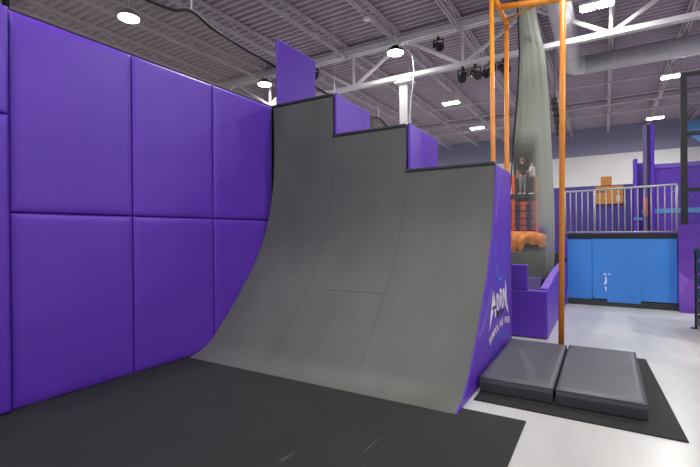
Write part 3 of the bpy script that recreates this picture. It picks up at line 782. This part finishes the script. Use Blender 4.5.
# curved blue banner standing for a painted swoosh, behind the cage
bm = new(); n = 24; g = []
for i in range(n + 1):
    a = PI + 0.05 + (PI * 0.8) * i / n
    g.append([bm.verts.new((9.35 + r * math.cos(a), 21.7 + dy, 6.75 + r * 0.95 * math.sin(a))) for r, dy in ((1.4, 0), (0.2, 0), (0.2, 0.3), (1.4, 0.3))])
for a, b in zip(g, g[1:]):
    for k in range(4): bm.faces.new((a[k], a[(k + 1) % 4], b[(k + 1) % 4], b[k]))
bm.faces.new(g[0]); bm.faces.new(g[-1][::-1])
tag(obj('blue_banner', bm, M['blue_stripe'], smooth=False), 'light blue curved shape high behind the black cage', 'banner')

# black shelving at the right edge
sh = thing('shoe_rack', 'black metal rack with stacked shelves at the right edge', 'rack', (6.3, 4.6, 0))
for (x, y) in ((5.86, 5.15), (5.86, 4.0), (6.6, 5.15), (6.6, 4.0)):
    bm = new(); box(bm, x, x + 0.03, y - 0.03, y, 0, 1.27); obj('upright', bm, M['black'], sh)
    bm = new(); box(bm, x - 0.05, x + 0.04, y - 0.05, y + 0.02, 0, 0.015); obj('foot', bm, M['black'], sh)
for k in range(6):
    z = 0.06 + 0.215 * k; bm = new(); box(bm, 5.875, 6.61, 4.0, 5.13, z, z + 0.17); obj('drawer', bm, M['black'], sh, bevel=0.01)
    bm = new(); box(bm, 5.865, 5.875, 4.02, 5.10, z + 0.16, z + 0.175); obj('edge_strip', bm, M['charcoal_wall'], sh)
bm = new(); box(bm, 5.85, 6.63, 3.97, 5.16, 1.262, 1.30); obj('top_shelf', bm, M['black'], sh, bevel=0.008)

# ------------------------------------------------------------------ climbing tower, rock and people
tw = thing('climbing_tower', 'orange red tower with dark rungs and a platform behind the net', 'tower', (1.9, 14.9, 0))
for x, y in ((1.47, 14.45), (2.30, 14.79), (1.25, 15.6), (2.0, 15.9)):
    bm = new(); bar(bm, (x, y, 0), (x, y, 3.85), 0.10, 0.10); obj('post', bm, M['orange_red'], tw)
bm = new()
for a in [(1.40, 14.42)]: pass
def quad_slab(bm, pts, z0, z1):
    A = [bm.verts.new((x, y, z0)) for x, y in pts]; B = [bm.verts.new((x, y, z1)) for x, y in pts]; n = len(pts)
    for i in range(n): bm.faces.new((A[i], A[(i + 1) % n], B[(i + 1) % n], B[i]))
    bm.faces.new(A[::-1]); bm.faces.new(B)
quad_slab(bm, [(1.38, 14.32), (2.42, 14.74), (2.05, 16.0), (1.1, 15.7)], 2.93, 3.09); obj('platform', bm, M['black'], tw)
for k, z in enumerate((2.72, 2.42, 2.12, 1.85, 1.62)):
    bm = new(); bar(bm, (1.47, 14.40, z), (2.20, 14.70, z), 0.05, 0.05); obj('rung', bm, M['black'] if k != 0 else M['orange_red'], tw)
bm = new(); bar(bm, (1.60, 14.42, 1.4), (1.60, 14.42, 2.93), 0.05, 0.05); bar(bm, (2.05, 14.60, 1.4), (2.05, 14.60, 2.93), 0.05, 0.05); obj('ladder_side', bm, M['black'], tw)
bm = new(); bar(bm, (1.8, 14.58, 1.4), (1.8, 14.58, 2.8), 0.2, 0.03); obj('back_panel', bm, M['orange_red'], tw)
bm = new(); quad_slab(bm, [(1.1, 15.75), (2.45, 16.24), (2.45, 16.29), (1.1, 15.8)], 0, 2.9); bm_b = new(); quad_slab(bm_b, [(1.2, 16.05), (2.5, 16.6), (2.5, 16.67), (1.2, 16.12)], 0, 5.9); tag(obj('backdrop', bm_b, M['charcoal_wall']), 'dark grey curtain added behind the people on the tower', 'backdrop'); tag(obj('tower_backdrop', bm, M['purple_dark']), 'dark purple panel standing behind the orange tower', 'panel')  # dark backdrop added to give the grey tone seen through the net

# rock outcrop with a ragged lower edge
bm = new(); n = 30; m_ = 10; g = []
def rock_low(u):
    return 0.98 - 0.05 * u + 0.34 * noise.noise((u * 9, 0.3, 0)) - (0.28 if 0.28 < u < 0.4 else 0) - 0.12 * max(0, 1 - abs(u - 0.15) / 0.15) + 0.25 * max(0, u - 0.75) * 2
for i in range(n + 1):
    u = i / n; x = 0.95 + 1.72 * u; y = 13.75 + 0.79 * u; zt = 1.62 - 0.03 * u - 0.30 * max(0, u - 0.7) ** 1.3 * 2; zl = rock_low(u)
    row = []
    for j in range(m_ + 1):
        v = j / m_; z = zl + (zt - zl) * v; bulge = 0.25 * math.sin(PI * v) + 0.08 * noise.noise((x * 3, z * 4, 2))
        row.append(bm.verts.new((x + 0.2 * bulge, y - bulge, z)))
    row += [bm.verts.new((x - 0.15, y + 0.35, zt - 0.02)), bm.verts.new((x - 0.15, y + 0.35, zl + 0.1))]
    g.append(row)
for a, b in zip(g, g[1:]):
    L_ = len(a)
    for k in range(L_):
        f = bm.faces.new((a[k], a[(k + 1) % L_], b[(k + 1) % L_], b[k]))
bm.faces.new(g[0]); bm.faces.new(g[-1][::-1])
rk = thing('rock_outcrop', 'orange foam rock outcrop at the foot of the tower', 'rock', (1.8, 14.2, 0))
obj('rock_face', bm, M['rock'], rk)
bm = new(); quad_slab(bm, [(0.9, 14.08), (2.6, 14.78), (2.5, 15.1), (0.85, 14.4)], 0, 1.2); obj('dark_base', bm, M['charcoal_wall'], rk)

def skin(name, verts, edges, radii, m, parent, sub=2):
    """one continuous skinned surface grown around a jointed skeleton"""
    b0 = base_of(parent); me = bpy.data.meshes.new(name)
    me.from_pydata([Vector(v) - b0 for v in verts], edges, []); me.materials.append(m)
    o = bpy.data.objects.new(name, me); COL.objects.link(o); o.parent = parent; BASE[o.name] = b0
    sk = o.modifiers.new('skin', 'SKIN'); sk.use_smooth_shade = True
    if not me.skin_vertices: me.attributes  # layer is made by the modifier below when missing
    if len(me.skin_vertices) == 0:
        bm_ = bmesh.new(); bm_.from_mesh(me); bm_.verts.layers.skin.verify(); bm_.to_mesh(me); bm_.free()
    for i, r in enumerate(radii):
        me.skin_vertices[0].data[i].radius = (r, r) if not isinstance(r, tuple) else r
    me.skin_vertices[0].data[0].use_root = True
    s = o.modifiers.new('sub', 'SUBSURF'); s.levels = sub; s.render_levels = sub
    return o

def person(label, loc, face, H, top, legm, hairm, pose):
    t = thing('person', label, 'person', loc); k = H / 1.7
    fx, fy = math.cos(face), math.sin(face); rx, ry = fy, -fx          # forward, right
    def P(r, f, z): return (loc[0] + (rx * r + fx * f) * k, loc[1] + (ry * r + fy * f) * k, loc[2] + z * k)
    V = [P(0, 0, 0.93), P(0, 0, 1.12), P(0, 0.01, 1.32), P(0, 0, 1.43), P(0, 0.01, 1.50), P(0, 0.02, 1.58), P(0, 0.02, 1.66)]
    E_ = [(0, 1), (1, 2), (2, 3), (3, 4), (4, 5), (5, 6)]; Rr = [0.125, 0.115, 0.13, 0.055, 0.055, 0.088, 0.07]
    arms = []
    for s in (-1, 1):
        i0 = len(V); el, wr, hd = pose[s]
        V.extend([P(s * 0.17, 0, 1.38), P(*el), P(*wr), P(*hd)]); E_.extend([(2, i0), (i0, i0 + 1), (i0 + 1, i0 + 2), (i0 + 2, i0 + 3)]); Rr.extend([0.055, 0.042, 0.028, 0.034])
        h = Vector(hd); d = (h - Vector(wr)).normalized(); sd = Vector((0, 1, 0)) if abs(d.y) < 0.7 else Vector((1, 0, 0))
        for q, ln in ((-1.5, .055), (-.5, .065), (.5, .068), (1.5, .06)):
            j = len(V); b_ = h + sd * q * 0.019 + d * 0.02; V.extend([P(*b_), P(*(b_ + d * ln * .6)), P(*(b_ + d * ln + Vector((-s * 0.012, 0, 0))))]); E_.extend([(i0 + 3, j), (j, j + 1), (j + 1, j + 2)]); Rr.extend([0.010, 0.009, 0.008])
        j = len(V); b_ = h + sd * 0.035; V.extend([P(*b_), P(*(b_ + d * 0.04 + sd * 0.015))]); E_.extend([(i0 + 3, j), (j, j + 1)]); Rr.extend([0.012, 0.010])
        arms.append((el, wr))
    for s in (-1, 1):
        i0 = len(V); V.extend([P(s * 0.09, 0, 0.86), P(s * 0.10, 0.02, 0.50), P(s * 0.10, -0.01, 0.09), P(s * 0.11, 0.13, 0.035)]); E_.extend([(0, i0), (i0, i0 + 1), (i0 + 1, i0 + 2), (i0 + 2, i0 + 3)]); Rr.extend([0.082, 0.058, 0.04, 0.035])
    skin('body', V, E_, [r * k for r in Rr], M['skin'], t, 1)
    # clothes follow the same skeleton
    V = [P(0, 0, 0.84), P(0, 0, 1.10), P(0, 0.01, 1.32), P(0, 0, 1.42)]; E_ = [(0, 1), (1, 2), (2, 3)]; Rr = [0.175, 0.155, 0.17, 0.085]
    for s in (-1, 1):
        i0 = len(V); el, wr, hd = pose[s]; elv = Vector(el); sh_ = Vector((s * 0.17, 0, 1.38))
        V.extend([P(*sh_), P(*(sh_.lerp(elv, 0.95)))]); E_.extend([(2, i0), (i0, i0 + 1)]); Rr.extend([0.085, 0.07])
        if pose['long']: V.append(P(*elv.lerp(Vector(wr), 0.9))); E_.append((i0 + 1, i0 + 2)); Rr.append(0.045)
    skin('top', V, E_, [r * k for r in Rr], top, t)
    V = [P(0, 0, 0.95)]; E_ = []; Rr = [0.135]
    for s in (-1, 1):
        i0 = len(V); V.extend([P(s * 0.09, 0, 0.84), P(s * 0.10, 0.02, 0.50), P(s * 0.10, -0.01, 0.12)]); E_.extend([(0, i0), (i0, i0 + 1), (i0 + 1, i0 + 2)]); Rr.extend([0.098, 0.072, 0.058])
    skin('trousers', V, E_, [r * k for r in Rr], legm, t)
    for s in (-1, 1):
        V = [P(s * 0.10, -0.04, 0.045), P(s * 0.11, 0.07, 0.045), P(s * 0.115, 0.17, 0.035)]; skin('shoe', V, [(0, 1), (1, 2)], [0.048 * k, 0.048 * k, 0.036 * k], M['paper'], t, 1)
    V = [P(0, -0.02, 1.655), P(0, -0.045, 1.60), P(0, -0.05, 1.54), P(0, 0.05, 1.69)]; skin('hair', V, [(0, 1), (1, 2), (0, 3)], [0.088 * k, 0.088 * k, 0.06 * k, 0.06 * k], hairm, t)
    # face: nose, eyes, ears
    bm = new(); tube(bm, P(0, 0.10, 1.60), P(0, 0.125, 1.575), 0.008 * k, 6, 0.016 * k); obj('nose', bm, M['skin'], t)
    for s in (-1, 1):
        bm = new(); bmesh.ops.create_uvsphere(bm, u_segments=8, v_segments=6, radius=0.011 * k, matrix=Matrix.Translation(P(s * 0.03, 0.098, 1.61))); obj('eye', bm, M['black'], t)
        bm = new(); bmesh.ops.create_uvsphere(bm, u_segments=8, v_segments=6, radius=0.024 * k, matrix=Matrix.Translation(P(s * 0.085, 0.01, 1.59))); obj('ear', bm, M['skin'], t)
    bm = new(); tube(bm, P(-0.022, 0.097, 1.545), P(0.022, 0.097, 1.545), 0.006 * k, 6); obj('mouth', bm, M['pink'], t)
    return t
away = math.atan2(0.86, -0.51)          # looking away from the ramp, into the hall
person('person in a dark t-shirt and grey trousers seen from behind on the tower', (1.77, 14.72, 3.09), away + 0.15, 1.45, M['tee'], M['grey_cloth'], M['hair_fair'],
       {-1: ((-0.27, -0.02, 1.12), (-0.25, 0.02, 0.90), (-0.24, 0.03, 0.84)), 1: ((0.26, -0.02, 1.12), (0.22, 0.10, 0.98), (0.20, 0.16, 0.97)), 'long': False})
person('person in a pale hoodie and dark trousers standing on the tower', (2.11, 15.0, 3.09), away + 0.9, 1.36, M['pale_cloth'], M['dark_cloth'], M['hair_brown'],
       {-1: ((-0.24, 0.08, 1.14), (-0.18, 0.26, 1.22), (-0.16, 0.32, 1.26)), 1: ((0.27, 0.0, 1.12), (0.24, 0.12, 0.96), (0.23, 0.17, 0.92)), 'long': True})
